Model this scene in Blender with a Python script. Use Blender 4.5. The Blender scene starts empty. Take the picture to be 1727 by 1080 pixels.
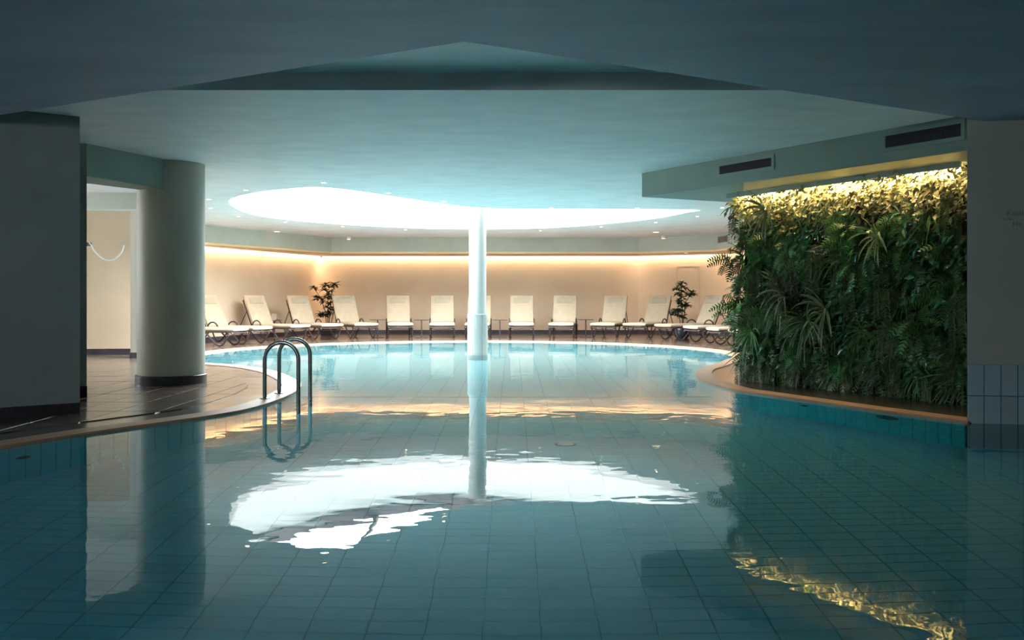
import bpy, bmesh, math, random
from mathutils import Vector, Matrix
from mathutils.geometry import tessellate_polygon
random.seed(7)
PI = math.pi
SC = bpy.context.scene
COL = SC.collection

# ------------------------------------------------------------------ camera
F = 1620.0          # focal length in px of the 1727 wide frame
cam = bpy.data.cameras.new('camera')
cam.sensor_width = 36.0
cam.lens = 36.0 * F / 1727.0
cam.shift_y = -38.0 / 1727.0
cam.clip_start = 0.05
camo = bpy.data.objects.new('camera', cam)
COL.objects.link(camo)
camo.location = (0, 0, 1.0)
camo.rotation_euler = (PI / 2, 0, 0)
SC.camera = camo

# ------------------------------------------------------------------ view / world
SC.view_settings.view_transform = 'Standard'
SC.view_settings.look = 'None'
SC.view_settings.exposure = 0.0
SC.view_settings.gamma = 1.0
SC.view_settings.use_curve_mapping = False
SC.cycles.use_denoising = True
SC.cycles.sample_clamp_indirect = 8.0
SC.cycles.max_bounces = 18
SC.cycles.transmission_bounces = 14
SC.cycles.glossy_bounces = 6
SC.cycles.diffuse_bounces = 10
SC.cycles.caustics_refractive = True
SC.cycles.caustics_reflective = True

SKY = 52.0
W = bpy.data.worlds.new('overcast_sky')
SC.world = W
W.use_nodes = True
bgn = W.node_tree.nodes['Background']
bgn.inputs[0].default_value = (0.97, 0.99, 1.0, 1)
bgn.inputs[1].default_value = SKY


def area_light(name, loc, sx, sy, power, color, rot, portal=False):
    l = bpy.data.lights.new(name, 'AREA')
    l.shape = 'RECTANGLE'
    l.size = sx
    l.size_y = sy
    l.energy = power
    l.color = color
    if portal:
        l.cycles.is_portal = True
    o = bpy.data.objects.new(name, l)
    COL.objects.link(o)
    o.location = loc
    o.rotation_euler = rot
    return o


# portal only guides sky light sampling through the skylight opening
area_light('skylight_portal', (-0.85, 17.5, 3.62), 9.2, 9.2, 1, (1, 1, 1), (0, 0, 0), True)
area_light('passage_fill_window_portal', (-9.97, 13.1, 1.6), 1.5, 1.3, 1, (1, 1, 1), (0, -PI / 2, 0), True)
area_light('rear_fill_window_portal', (-4.75, -3.28, 1.75), 1.75, 0.95, 1, (1, 1, 1), (PI / 2, 0, 0), True)

WARM = (1.0, 0.75, 0.48)
COVE_W_PER_M = 13.0
PLANT_LED_W_PER_M = 36.0

# ------------------------------------------------------------------ materials


def nodes_of(name):
    m = bpy.data.materials.new(name)
    m.use_nodes = True
    nt = m.node_tree
    b = nt.nodes['Principled BSDF']
    return m, nt, b


def srgb(r, g, b):
    def f(c):
        c /= 255.0
        return c / 12.92 if c <= 0.04045 else ((c + 0.055) / 1.055) ** 2.4
    return (f(r), f(g), f(b), 1)


def noise_mat(name, c1, c2, scale=(4, 4, 4), detail=6, rough=0.6, bump=0.0, bdist=0.01, spec=0.4, rlo=None, objrand=0.0,
              coat=0.0, metal=0.0, lo=0.3, hi=0.7):
    m, nt, b = nodes_of(name)
    tc = nt.nodes.new('ShaderNodeTexCoord')
    mp = nt.nodes.new('ShaderNodeMapping')
    mp.inputs['Scale'].default_value = scale
    nz = nt.nodes.new('ShaderNodeTexNoise')
    nz.inputs['Scale'].default_value = 1.0
    nz.inputs['Detail'].default_value = detail
    rp = nt.nodes.new('ShaderNodeValToRGB')
    rp.color_ramp.elements[0].position = lo
    rp.color_ramp.elements[0].color = c1
    rp.color_ramp.elements[1].position = hi
    rp.color_ramp.elements[1].color = c2
    L = nt.links.new
    L(tc.outputs['Object'], mp.inputs[0])
    L(mp.outputs[0], nz.inputs['Vector'])
    L(nz.outputs['Fac'], rp.inputs[0])
    col = rp.outputs[0]
    if objrand:
        oi = nt.nodes.new('ShaderNodeObjectInfo')
        hs = nt.nodes.new('ShaderNodeHueSaturation')
        mr = nt.nodes.new('ShaderNodeMapRange')
        mr.inputs[3].default_value = 1 - objrand
        mr.inputs[4].default_value = 1 + objrand
        L(oi.outputs['Random'], mr.inputs[0])
        L(mr.outputs[0], hs.inputs['Value'])
        L(col, hs.inputs['Color'])
        col = hs.outputs[0]
    L(col, b.inputs['Base Color'])
    b.inputs['Roughness'].default_value = rough
    b.inputs['Specular IOR Level'].default_value = spec
    b.inputs['Metallic'].default_value = metal
    b.inputs['Coat Weight'].default_value = coat
    if rlo is not None:
        mr = nt.nodes.new('ShaderNodeMapRange')
        mr.inputs[3].default_value = rlo
        mr.inputs[4].default_value = rough
        L(nz.outputs['Fac'], mr.inputs[0])
        L(mr.outputs[0], b.inputs['Roughness'])
    if bump:
        bp = nt.nodes.new('ShaderNodeBump')
        bp.inputs['Strength'].default_value = bump
        bp.inputs['Distance'].default_value = bdist
        L(nz.outputs['Fac'], bp.inputs['Height'])
        L(bp.outputs[0], b.inputs['Normal'])
    return m


def emit_mat(name, color, strength):
    m, nt, b = nodes_of(name)
    b.inputs['Base Color'].default_value = (0.8, 0.8, 0.8, 1)
    b.inputs['Emission Color'].default_value = color
    b.inputs['Emission Strength'].default_value = strength
    return m


def water_mat():
    m = bpy.data.materials.new('pool_water')
    m.use_nodes = True
    nt = m.node_tree
    nt.nodes.clear()
    N, L = nt.nodes.new, nt.links.new
    out = N('ShaderNodeOutputMaterial')
    tc = N('ShaderNodeTexCoord')
    n1 = N('ShaderNodeTexNoise')
    n1.inputs['Scale'].default_value = 1.35
    n1.inputs['Detail'].default_value = 3.3
    n1.inputs['Roughness'].default_value = 0.55
    n2 = N('ShaderNodeTexNoise')
    n2.inputs['Scale'].default_value = 5.0
    n2.inputs['Detail'].default_value = 2.0
    mx = N('ShaderNodeMath')
    mx.operation = 'MULTIPLY_ADD'
    mx.inputs[1].default_value = 0.09
    bp = N('ShaderNodeBump')
    bp.inputs['Strength'].default_value = 1.0
    bp.inputs['Distance'].default_value = 0.0032
    L(tc.outputs['Object'], n1.inputs['Vector'])
    L(tc.outputs['Object'], n2.inputs['Vector'])
    L(n2.outputs['Fac'], mx.inputs[0])
    L(n1.outputs['Fac'], mx.inputs[2])
    L(mx.outputs[0], bp.inputs['Height'])
    fr = N('ShaderNodeFresnel')
    fr.inputs['IOR'].default_value = 1.333
    rf = N('ShaderNodeBsdfRefraction')
    rf.inputs['IOR'].default_value = 1.333
    rf.inputs['Roughness'].default_value = 0.0
    rf.inputs['Color'].default_value = (0.75, 0.985, 1.0, 1)
    gl = N('ShaderNodeBsdfGlossy')
    gl.inputs['Roughness'].default_value = 0.0
    ms = N('ShaderNodeMixShader')
    for s in (fr, rf, gl):
        L(bp.outputs[0], s.inputs['Normal'])
    L(fr.outputs[0], ms.inputs[0])
    L(rf.outputs[0], ms.inputs[1])
    L(gl.outputs[0], ms.inputs[2])
    L(ms.outputs[0], out.inputs['Surface'])
    return m


def glass_mat(name='clear_glass', tint=(0.96, 0.98, 0.98, 1)):
    m = bpy.data.materials.new(name)
    m.use_nodes = True
    nt = m.node_tree
    nt.nodes.clear()
    N, L = nt.nodes.new, nt.links.new
    out = N('ShaderNodeOutputMaterial')
    lw = N('ShaderNodeLayerWeight')
    pw = N('ShaderNodeMath')
    pw.operation = 'POWER'
    pw.inputs[1].default_value = 5.0
    fr = N('ShaderNodeMath')
    fr.operation = 'MULTIPLY_ADD'
    fr.inputs[1].default_value = 0.9
    fr.inputs[2].default_value = 0.05
    L(lw.outputs['Facing'], pw.inputs[0])
    L(pw.outputs[0], fr.inputs[0])
    tr = N('ShaderNodeBsdfTransparent')
    tr.inputs['Color'].default_value = tint
    gl = N('ShaderNodeBsdfGlossy')
    gl.inputs['Roughness'].default_value = 0.02
    ms = N('ShaderNodeMixShader')
    L(fr.outputs[0], ms.inputs[0])
    L(tr.outputs[0], ms.inputs[1])
    L(gl.outputs[0], ms.inputs[2])
    L(ms.outputs[0], out.inputs['Surface'])
    return m


M = {}
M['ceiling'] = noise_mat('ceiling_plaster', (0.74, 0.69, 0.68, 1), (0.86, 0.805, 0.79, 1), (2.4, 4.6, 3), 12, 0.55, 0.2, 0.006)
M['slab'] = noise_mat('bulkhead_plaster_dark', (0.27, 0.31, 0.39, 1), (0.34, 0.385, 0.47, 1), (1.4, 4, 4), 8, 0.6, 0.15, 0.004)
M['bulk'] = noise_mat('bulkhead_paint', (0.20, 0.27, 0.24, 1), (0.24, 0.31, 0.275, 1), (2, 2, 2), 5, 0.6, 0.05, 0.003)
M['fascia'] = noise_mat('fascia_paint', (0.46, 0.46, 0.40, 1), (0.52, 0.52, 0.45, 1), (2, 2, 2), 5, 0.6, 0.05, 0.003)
M['wall'] = noise_mat('wall_paint_beige', (0.60, 0.465, 0.335, 1), (0.67, 0.525, 0.385, 1), (1.2, 1.2, 1.6), 8, 0.7, 0.08, 0.004)
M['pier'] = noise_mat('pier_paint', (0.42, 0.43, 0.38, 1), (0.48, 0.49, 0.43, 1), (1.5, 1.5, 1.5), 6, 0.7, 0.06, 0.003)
M['pier_left_shade'] = noise_mat('left_pier_paint_shaded', (0.18, 0.215, 0.22, 1), (0.215, 0.25, 0.255, 1), (1.5, 1.5, 1.5), 6, 0.7, 0.06, 0.003)  # darker copy of the pier paint, shade of this face put into it
M['column'] = noise_mat('column_paint', (0.44, 0.42, 0.35, 1), (0.50, 0.475, 0.40, 1), (2, 2, 1), 6, 0.55, 0.06, 0.003)
M['white_paint'] = noise_mat('white_paint', (0.80, 0.84, 0.82, 1), (0.86, 0.88, 0.86, 1), (2, 2, 2), 4, 0.5)
M['passage'] = noise_mat('passage_paint', (0.58, 0.62, 0.56, 1), (0.64, 0.68, 0.62, 1), (1.5, 1.5, 1.5), 5, 0.65)
M['baseboard'] = noise_mat('baseboard_slate', (0.028, 0.024, 0.034, 1), (0.05, 0.042, 0.055, 1), (6, 6, 6), 5, 0.4)
M['deck'] = noise_mat('deck_slate', (0.06, 0.042, 0.035, 1), (0.115, 0.083, 0.067, 1), (0.9, 3.2, 3), 9, 0.28, 0.4, 0.006, 0.6, 0.10)
M['slabstone'] = noise_mat('paving_slate', (0.055, 0.041, 0.036, 1), (0.12, 0.092, 0.075, 1), (1.3, 6.5, 4), 9, 0.28, 0.9, 0.008, 0.6, 0.10, 0.12)
M['coping'] = noise_mat('coping_stone', (0.36, 0.205, 0.125, 1), (0.48, 0.285, 0.18, 1), (3, 3, 3), 7, 0.5, 0.15, 0.003, 0.4, 0.3)
M['tile'] = noise_mat('pool_tile', (0.38, 0.775, 0.895, 1), (0.45, 0.835, 0.94, 1), (1.3, 1.3, 1.3), 4, 0.3, 0.0, 0, 0.4, None, 0.025)
M['walltile'] = noise_mat('pool_wall_tile', (0.08, 0.86, 0.95, 1), (0.12, 0.91, 0.98, 1), (1.3, 1.3, 1.3), 4, 0.3, 0.0, 0, 0.4, None, 0.025)
M['basintile_lit'] = noise_mat('basin_wall_tile_lit', (0.62, 0.86, 0.90, 1), (0.68, 0.90, 0.94, 1), (1.3, 1.3, 1.3), 4, 0.3, 0.0, 0, 0.4)  # paler than the other pool walls: skylight brightness put into the colour
M['basinfloor_lit'] = noise_mat('basin_floor_tile_lit', (0.66, 0.84, 0.88, 1), (0.72, 0.88, 0.92, 1), (1.3, 1.3, 1.3), 4, 0.3, 0.0, 0, 0.4)  # paler copy of the floor tile, skylit overexposure put into the colour
M['basinpaint'] = noise_mat('basin_column_paint', (0.36, 0.385, 0.37, 1), (0.40, 0.425, 0.41, 1), (2, 2, 1), 4, 0.4)
M['piertile'] = noise_mat('pier_tile', (0.36, 0.46, 0.52, 1), (0.42, 0.52, 0.58, 1), (2, 2, 2), 4, 0.3, 0.0, 0, 0.4, None, 0.05)
M['grout'] = noise_mat('pool_grout', (0.17, 0.45, 0.52, 1), (0.22, 0.51, 0.58, 1), (5, 5, 5), 3, 0.8)
M['grout_dark'] = noise_mat('wall_tile_grout', (0.03, 0.16, 0.20, 1), (0.05, 0.20, 0.24, 1), (5, 5, 5), 3, 0.8)
M['trim'] = noise_mat('cove_trim_led_lit', (0.93, 0.64, 0.36, 1), (0.96, 0.70, 0.42, 1), (1, 1, 8), 5, 0.5)  # orange LED glow under the fascia, put into the strip's colour
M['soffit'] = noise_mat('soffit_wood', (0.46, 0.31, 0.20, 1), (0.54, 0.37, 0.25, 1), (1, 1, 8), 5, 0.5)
M['lit_underside'] = noise_mat('lit_underside_tint', (0.33, 0.29, 0.215, 1), (0.38, 0.33, 0.25, 1), (2, 2, 2), 4, 0.35)  # warm light on the bulkhead underside, put into a panel colour
M['metal_dark'] = noise_mat('dark_metal', (0.03, 0.025, 0.027, 1), (0.05, 0.04, 0.04, 1), (10, 10, 10), 3, 0.4)
M['frame_lounger'] = noise_mat('lounger_frame', (0.030, 0.022, 0.024, 1), (0.05, 0.038, 0.038, 1), (10, 10, 10), 3, 0.45)
M['cushion'] = noise_mat('cushion_fabric', (0.36, 0.282, 0.20, 1), (0.40, 0.318, 0.23, 1), (8, 8, 8), 6, 0.85, 0.08, 0.003, 0.2)
M['pillow'] = noise_mat('pillow_fabric', (0.315, 0.26, 0.19, 1), (0.345, 0.285, 0.21, 1), (8, 8, 8), 6, 0.85, 0.08, 0.003, 0.2)
M['steel'] = noise_mat('brushed_steel', (0.22, 0.27, 0.28, 1), (0.30, 0.35, 0.36, 1), (20, 20, 2), 4, 0.22, 0, 0, 0.5, None, 0, 0, 1.0)
M['pot'] = noise_mat('pot_glaze', (0.014, 0.016, 0.022, 1), (0.03, 0.033, 0.04, 1), (5, 5, 5), 3, 0.2)
M['stem'] = noise_mat('plant_stem', (0.06, 0.05, 0.03, 1), (0.10, 0.08, 0.045, 1), (9, 9, 9), 4, 0.7)
M['houseleaf'] = noise_mat('house_plant_leaf', (0.008, 0.017, 0.010, 1), (0.018, 0.034, 0.018, 1), (5, 5, 5), 4, 0.4)
M['backing'] = noise_mat('moss_backing', (0.006, 0.010, 0.006, 1), (0.018, 0.028, 0.014, 1), (14, 14, 14), 6, 0.9, 0.8, 0.03)
M['grille'] = noise_mat('vent_grille', (0.035, 0.028, 0.04, 1), (0.055, 0.045, 0.06, 1), (10, 10, 10), 3, 0.5)
M['ventback'] = noise_mat('vent_duct', (0.008, 0.007, 0.010, 1), (0.014, 0.012, 0.016, 1), (10, 10, 10), 3, 0.8)
M['plastic_white'] = noise_mat('white_plastic', (0.78, 0.80, 0.78, 1), (0.83, 0.85, 0.83, 1), (6, 6, 6), 3, 0.4)
M['ink'] = noise_mat('wall_lettering', (0.20, 0.205, 0.20, 1), (0.22, 0.225, 0.22, 1), (6, 6, 6), 3, 0.6)
M['lamp'] = emit_mat('lamp_lens', (1.0, 0.80, 0.52, 1), 14.0)
M['lamp_far'] = emit_mat('lamp_lens_cove', (1.0, 0.72, 0.40, 1), 6.0)
M['glass'] = glass_mat()
M['tableglass'] = glass_mat('table_glass', (0.80, 0.84, 0.82, 1))
M['water'] = water_mat()
M['inlet'] = noise_mat('inlet_plastic', (0.90, 0.93, 0.93, 1), (0.93, 0.95, 0.95, 1), (6, 6, 6), 3, 0.35)
M['inlet_dark'] = noise_mat('inlet_dark', (0.03, 0.10, 0.13, 1), (0.04, 0.13, 0.16, 1), (6, 6, 6), 3, 0.5)


def leaf_mat(name, c1, c2, rough=0.38, rand=0.75):
    m = noise_mat(name, c1, c2, (7, 7, 7), 4, rough, 0.0, 0, 0.5, None, rand)
    b = m.node_tree.nodes['Principled BSDF']
    return m


M['fern'] = leaf_mat('fern_leaf', (0.016, 0.068, 0.018, 1), (0.060, 0.185, 0.042, 1))
M['strap'] = leaf_mat('strap_leaf', (0.11, 0.17, 0.06, 1), (0.24, 0.26, 0.12, 1))
M['broad'] = leaf_mat('broad_leaf', (0.020, 0.10, 0.055, 1), (0.065, 0.21, 0.115, 1), 0.25)
M['trail'] = leaf_mat('trailing_leaf', (0.022, 0.05, 0.015, 1), (0.06, 0.10, 0.03, 1))
M['led_lit'] = leaf_mat('led_lit_leaf', (0.13, 0.15, 0.05, 1), (0.34, 0.31, 0.15, 1), 0.4, 0.5)  # glow of the plant LED put into the colour of the top leaves

# ------------------------------------------------------------------ mesh helpers


class MB:
    def __init__(s):
        s.v = []
        s.f = []
        s.smooth = False

    def add(s, verts, faces):
        o = len(s.v)
        s.v += [tuple(v) for v in verts]
        s.f += [tuple(i + o for i in f) for f in faces]
        return s

    def box(s, x0, x1, y0, y1, z0, z1):
        return s.add([(x0, y0, z0), (x1, y0, z0), (x1, y1, z0), (x0, y1, z0), (x0, y0, z1), (x1, y0, z1), (x1, y1, z1), (x0, y1, z1)],
                     [(3, 2, 1, 0), (4, 5, 6, 7), (0, 1, 5, 4), (1, 2, 6, 5), (2, 3, 7, 6), (3, 0, 4, 7)])

    def prism(s, poly, z0, z1, holes=(), caps=(True, True)):
        loops = [list(poly)] + [list(h) for h in holes]
        tris = tessellate_polygon([[Vector((p[0], p[1], 0)) for p in l] for l in loops])
        flat = [p for l in loops for p in l]
        n = len(flat)
        vs = [(p[0], p[1], z0) for p in flat] + [(p[0], p[1], z1) for p in flat]
        fs = []
        for t in tris:
            a, b, c = [flat[i] for i in t]
            ar = (b[0] - a[0]) * (c[1] - a[1]) - (b[1] - a[1]) * (c[0] - a[0])
            if ar < 0:
                t = (t[0], t[2], t[1])
            if caps[0]:
                fs.append((t[2], t[1], t[0]))
            if caps[1]:
                fs.append(tuple(i + n for i in t))
        o = 0
        for l in loops:
            k = len(l)
            for i in range(k):
                j = (i + 1) % k
                fs.append((o + i, o + j, o + j + n, o + i + n))
            o += k
        return s.add(vs, fs)

    def tube(s, pts, r, seg=8, closed=False, caps=True):
        pts = [Vector(p) for p in pts]
        n = len(pts)
        rr = r if isinstance(r, (list, tuple)) else [r] * n
        up = None
        rings = []
        for i in range(n):
            if closed:
                d = pts[(i + 1) % n] - pts[i - 1]
            else:
                d = pts[min(i + 1, n - 1)] - pts[max(i - 1, 0)]
            d.normalize()
            if up is None:
                up = d.cross(Vector((0.31, 0.2, 0.93)))
                if up.length < 0.1:
                    up = d.cross(Vector((1, 0, 0)))
                up.normalize()
            up = (up - d * up.dot(d)).normalized()
            sd = d.cross(up)
            rings.append([pts[i] + (up * math.cos(2 * PI * k / seg) + sd * math.sin(2 * PI * k / seg)) * rr[i] for k in range(seg)])
        vs = [v for r_ in rings for v in r_]
        fs = []
        m = n if closed else n - 1
        for i in range(m):
            a, b = i * seg, ((i + 1) % n) * seg
            for k in range(seg):
                l = (k + 1) % seg
                fs.append((a + k, a + l, b + l, b + k))
        if caps and not closed:
            fs.append(tuple(range(seg))[::-1])
            fs.append(tuple((n - 1) * seg + k for k in range(seg)))
        return s.add(vs, fs)

    def lathe(s, prof, seg=24, c=(0, 0, 0)):
        vs = []
        fs = []
        for (r, z) in prof:
            for k in range(seg):
                a = 2 * PI * k / seg
                vs.append((c[0] + r * math.cos(a), c[1] + r * math.sin(a), c[2] + z))
        for i in range(len(prof) - 1):
            for k in range(seg):
                l = (k + 1) % seg
                fs.append((i * seg + k, i * seg + l, (i + 1) * seg + l, (i + 1) * seg + k))
        fs.append(tuple(range(seg))[::-1])
        fs.append(tuple((len(prof) - 1) * seg + k for k in range(seg)))
        return s.add(vs, fs)

    def xform(s, mat):
        s.v = [tuple(mat @ Vector(v)) for v in s.v]
        return s

    def merge(s, other):
        return s.add(other.v, other.f)

    def mesh(s, name, mat, smooth=False):
        me = bpy.data.meshes.new(name)
        me.from_pydata(s.v, [], s.f)
        me.materials.append(mat)
        if smooth:
            me.polygons.foreach_set('use_smooth', [True] * len(me.polygons))
            try:
                me.set_sharp_from_angle(angle=math.radians(38))
            except Exception:
                pass
        me.update()
        return me

    def build(s, name, mat, parent=None, smooth=False):
        return link(name, s.mesh(name, mat, smooth), parent)


def link(name, me, parent=None):
    o = bpy.data.objects.new(name, me)
    COL.objects.link(o)
    if parent:
        o.parent = parent
    return o


def tag(o, label=None, cat=None, group=None, kind=None):
    if label:
        o['label'] = label
    if cat:
        o['category'] = cat
    if group:
        o['group'] = group
    if kind:
        o['kind'] = kind
    return o


def empty(name, loc=(0, 0, 0), rz=0):
    o = bpy.data.objects.new(name, None)
    COL.objects.link(o)
    o.location = loc
    o.rotation_euler = (0, 0, rz)
    o.empty_display_size = 0.2
    return o


def struct(name, mb, mat, label=None, cat='structure', parent=None, smooth=False):
    o = mb.build(name, mat, parent, smooth)
    if parent is None:
        tag(o, label, cat, None, 'structure')
    return o


def copy_tree(o, parent=None):
    c = o.copy()
    COL.objects.link(c)
    if parent:
        c.parent = parent
    for ch in list(o.children):
        copy_tree(ch, c)
    return c


def X(px, y):
    return (px - 863.5) / F * y


def Zh(py, y):
    return 1.0 - (py - 502.0) / F * y


def catmull(pts, step=0.1, closed=False):
    pts = [Vector((p[0], p[1])) for p in pts]
    n = len(pts)
    out = []
    for i in range(n if closed else n - 1):
        p0 = pts[(i - 1) % n] if closed else pts[max(i - 1, 0)]
        p1 = pts[i]
        p2 = pts[(i + 1) % n] if closed else pts[i + 1]
        p3 = pts[(i + 2) % n] if closed else pts[min(i + 2, n - 1)]
        k = max(1, int((p2 - p1).length / step))
        for j in range(k):
            t = j / k
            out.append(0.5 * ((2 * p1) + (p2 - p0) * t + (2 * p0 - 5 * p1 + 4 * p2 - p3) * t * t + (3 * p1 - p0 - 3 * p2 + p3) * t ** 3))
    if not closed:
        out.append(pts[-1])
    return [(p.x, p.y) for p in out]


def offset(poly, d, closed=True):
    """positive d moves to the LEFT of travel."""
    n = len(poly)
    out = []
    for i in range(n):
        if closed:
            a, b, c = poly[i - 1], poly[i], poly[(i + 1) % n]
        else:
            a, b, c = poly[max(i - 1, 0)], poly[i], poly[min(i + 1, n - 1)]
        n1 = Vector((-(b[1] - a[1]), b[0] - a[0]))
        n2 = Vector((-(c[1] - b[1]), c[0] - b[0]))
        if n1.length < 1e-9:
            n1 = n2.copy()
        if n2.length < 1e-9:
            n2 = n1.copy()
        n1.normalize()
        n2.normalize()
        m = n1 + n2
        if m.length < 1e-6:
            m = n1
        m.normalize()
        k = max(0.5, m.dot(n1))
        out.append((b[0] + m.x * d / k, b[1] + m.y * d / k))
    return out


def inside(p, poly):
    x, y = p
    r = False
    n = len(poly)
    for i in range(n):
        x1, y1 = poly[i]
        x2, y2 = poly[i - 1]
        if (y1 > y) != (y2 > y) and x < (x2 - x1) * (y - y1) / (y2 - y1) + x1:
            r = not r
    return r


def strip(mb, line, z0, z1, flip=False):
    """vertical sheet along an open polyline"""
    n = len(line)
    vs = [(p[0], p[1], z0) for p in line] + [(p[0], p[1], z1) for p in line]
    fs = []
    for i in range(n - 1):
        f = (i, i + 1, i + 1 + n, i + n)
        fs.append(f[::-1] if flip else f)
    return mb.add(vs, fs)


def thick_wall(line, t, z0, z1):
    """closed prism: interior face on the polyline, thickness t to the LEFT of travel"""
    back = offset(line, t, False)
    return MB().prism(list(line) + back[::-1], z0, z1)


# ------------------------------------------------------------------ levels and plan
DECK = 0.02
CEIL = 2.54
SLAB = 2.40
TOP = 2.67
POOLZ = -1.25
CX, CY, CR = -0.8, 17.0, 4.62
ang0, ang1 = math.radians(212), math.radians(-12)
arc = []
for i in range(19):
    a = ang0 + (ang1 - ang0) * i / 18
    arc.append((CX + CR * math.cos(a), CY + CR * math.sin(a)))
left_ctrl = [(-5.0, -3.0), (-5.0, -1.0), (-4.75, 1.5), (-4.3, 3.5), (-3.8, 5.3), (-3.40, 6.30), (-3.1, 6.98), (-2.84, 7.45), (-2.55, 7.95),
             (-2.34, 8.5), (-2.26, 9.3), (-2.29, 10.2), (-2.42, 10.95), (-2.80, 12.0), (-3.25, 12.95), (-3.9, 13.85)]
right_ctrl = [(3.28, 14.9), (2.98, 14.1), (2.6, 13.25), (2.4, 12.5), (2.29, 11.74), (2.30, 11.07), (2.38, 10.3), (2.52, 9.95), (3.12, 8.6), (3.62, 7.62)]
tail = [(5.5, 7.30), (9.0, 6.7), (9.0, -3.0)]
main_curve = catmull(left_ctrl + arc + right_ctrl, 0.1)
outline = main_curve + tail            # clockwise seen from above; the pool lies to the right of travel
cop_out = offset(main_curve, 0.20, False)
cop_in = offset(main_curve, -0.012, False)

wallB = [(-10.0, 16.30), (-6.45, 16.75), (-7.45, 19.0), (-6.9, 21.3), (-5.3, 26.3), (3.45, 26.3), (5.7, 25.0), (6.5, 22.0), (6.8, 17.0), (6.8, 12.2)]
fasc = [(-7.0, 19.3), (-6.53, 20.4), (-4.64, 24.7), (3.27, 24.8), (4.97, 23.6), (5.2, 21.7), (5.45, 17.0), (5.45, 13.2)]

# skylight opening
sky_ctrl = [(-4.62, 15.7), (-4.25, 14.75), (-3.66, 14.0), (-3.13, 13.58), (-2.7, 13.4), (-2.27, 13.85), (-1.69, 14.85), (-1.02, 15.95), (-0.445, 16.55),
            (0.38, 16.7), (1.4, 16.7), (3.2, 16.86), (3.19, 17.3), (2.74, 18.8), (1.72, 20.4), (0.9, 21.15), (0.0, 21.55), (-1.1, 21.6), (-2.15, 21.3), (-3.6, 20.2), (-4.5, 18.9), (-4.82, 17.5)]
sky_open = catmull(sky_ctrl, 0.2, True)

# ------------------------------------------------------------------ large structure: deck, pool shell, walls, ceilings
deck = MB().prism([(-10.6, -3.6), (10.0, -3.6), (10.0, 28.0), (-10.6, 28.0)], -0.06, DECK - 0.012,
                  [offset(main_curve, 0.012, False) + [(9.0, 8.6), (9.6, 8.6), (9.6, -3.2), (-5.1, -3.2)]])
floor = struct('floor', deck, M['deck'], 'wet brown slate pool deck around the basin', 'floor')

cop = MB().prism(cop_in + cop_out[::-1], -0.03, DECK)
struct('trim_1', cop, M['coping'], 'tan stone coping running along the pool edge', 'pool edge')

# pool floor and pool walls (grout beds, tiles are added further down)
poolfloor = struct('floor_pool', MB().prism(offset(outline, 0.05, True), POOLZ - 0.1, POOLZ), M['grout'],
                   'tiled pool floor under the water', 'pool floor')
shell_line = main_curve
NEARL = [p for p in main_curve if p[1] < 11.0 and p[0] < 0]
NEARR = [p for p in main_curve if p[1] < 11.8 and p[0] > 0]
il = len(NEARL)
ir = len(main_curve) - len(NEARR)


def pool_wall(line, name, label):
    return struct(name, thick_wall(line, 0.05, POOLZ, -0.03), M['grout_dark'], label, 'pool wall')


wl = pool_wall(main_curve[:il], 'wall_pool_left', 'tiled underwater pool wall below the coping at left')
wb = pool_wall(main_curve[il - 1:ir + 1], 'wall_pool_far', 'tiled pool wall of the round far basin')
wr = pool_wall(main_curve[ir:], 'wall_pool_right', 'tiled underwater pool wall below the plant wall')
pool_wall([(9.0, 6.7), (9.0, -3.0), (-5.0, -3.0)], 'wall_pool_near', 'pool wall on the near side, out of view')

water = MB().prism(offset(outline, 0.02, True), -0.0005, 0.0, caps=(False, True))
water.f = [f for f in water.f if len(f) == 3]
wo = water.build('pool_water', M['water'])
tag(wo, 'still clear teal pool water with soft ripples and reflections', 'water', None, 'structure')

# walls
struct('wall_back', thick_wall(wallB, 0.25, -0.05, TOP + 0.05), M['wall'], 'beige back wall washed by warm cove light', 'wall')
struct('wall_right', MB().box(9.0, 9.3, -3.6, 12.4, -1.3, TOP + 0.05), M['pier'], 'right outer wall beside the pool', 'wall')
RW = (-5.6, -3.9, 1.3, 2.2)  # unseen window opening added as fill light for the near piers and pool
wf = MB().box(-10.3, RW[0], -3.6, -3.3, -1.3, TOP + 0.05).box(RW[1], 9.3, -3.6, -3.3, -1.3, TOP + 0.05)
wf.box(RW[0], RW[1], -3.6, -3.3, -1.3, RW[2]).box(RW[0], RW[1], -3.6, -3.3, RW[3], TOP + 0.05)
struct('wall_front', wf, M['pier'], 'wall behind the viewer', 'wall')
w2 = MB().box(RW[0], RW[0] + 0.05, -3.5, -3.42, RW[2], RW[3]).box(RW[1] - 0.05, RW[1], -3.5, -3.42, RW[2], RW[3])
w2.box(RW[0] + 0.05, RW[1] - 0.05, -3.5, -3.42, RW[2], RW[2] + 0.05).box(RW[0] + 0.05, RW[1] - 0.05, -3.5, -3.42, RW[3] - 0.05, RW[3])
w2o = struct('fill_window_rear', w2, M['white_paint'], 'added window behind the viewer giving fill light to the near piers', 'window')
MB().box(RW[0] + 0.05, RW[1] - 0.05, -3.47, -3.45, RW[2] + 0.05, RW[3] - 0.05).build('pane', M['glass'], w2o)
lw = MB().box(-10.3, -10.0, -3.3, 12.5, -0.05, TOP + 0.05).box(-10.3, -10.0, 13.7, 16.6, -0.05, TOP + 0.05)
lw.box(-10.3, -10.0, 12.5, 13.7, -0.05, 0.9).box(-10.3, -10.0, 12.5, 13.7, 2.3, TOP + 0.05)
struct('wall_left', lw, M['passage'], 'left outer wall of the side passage', 'wall')
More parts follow.
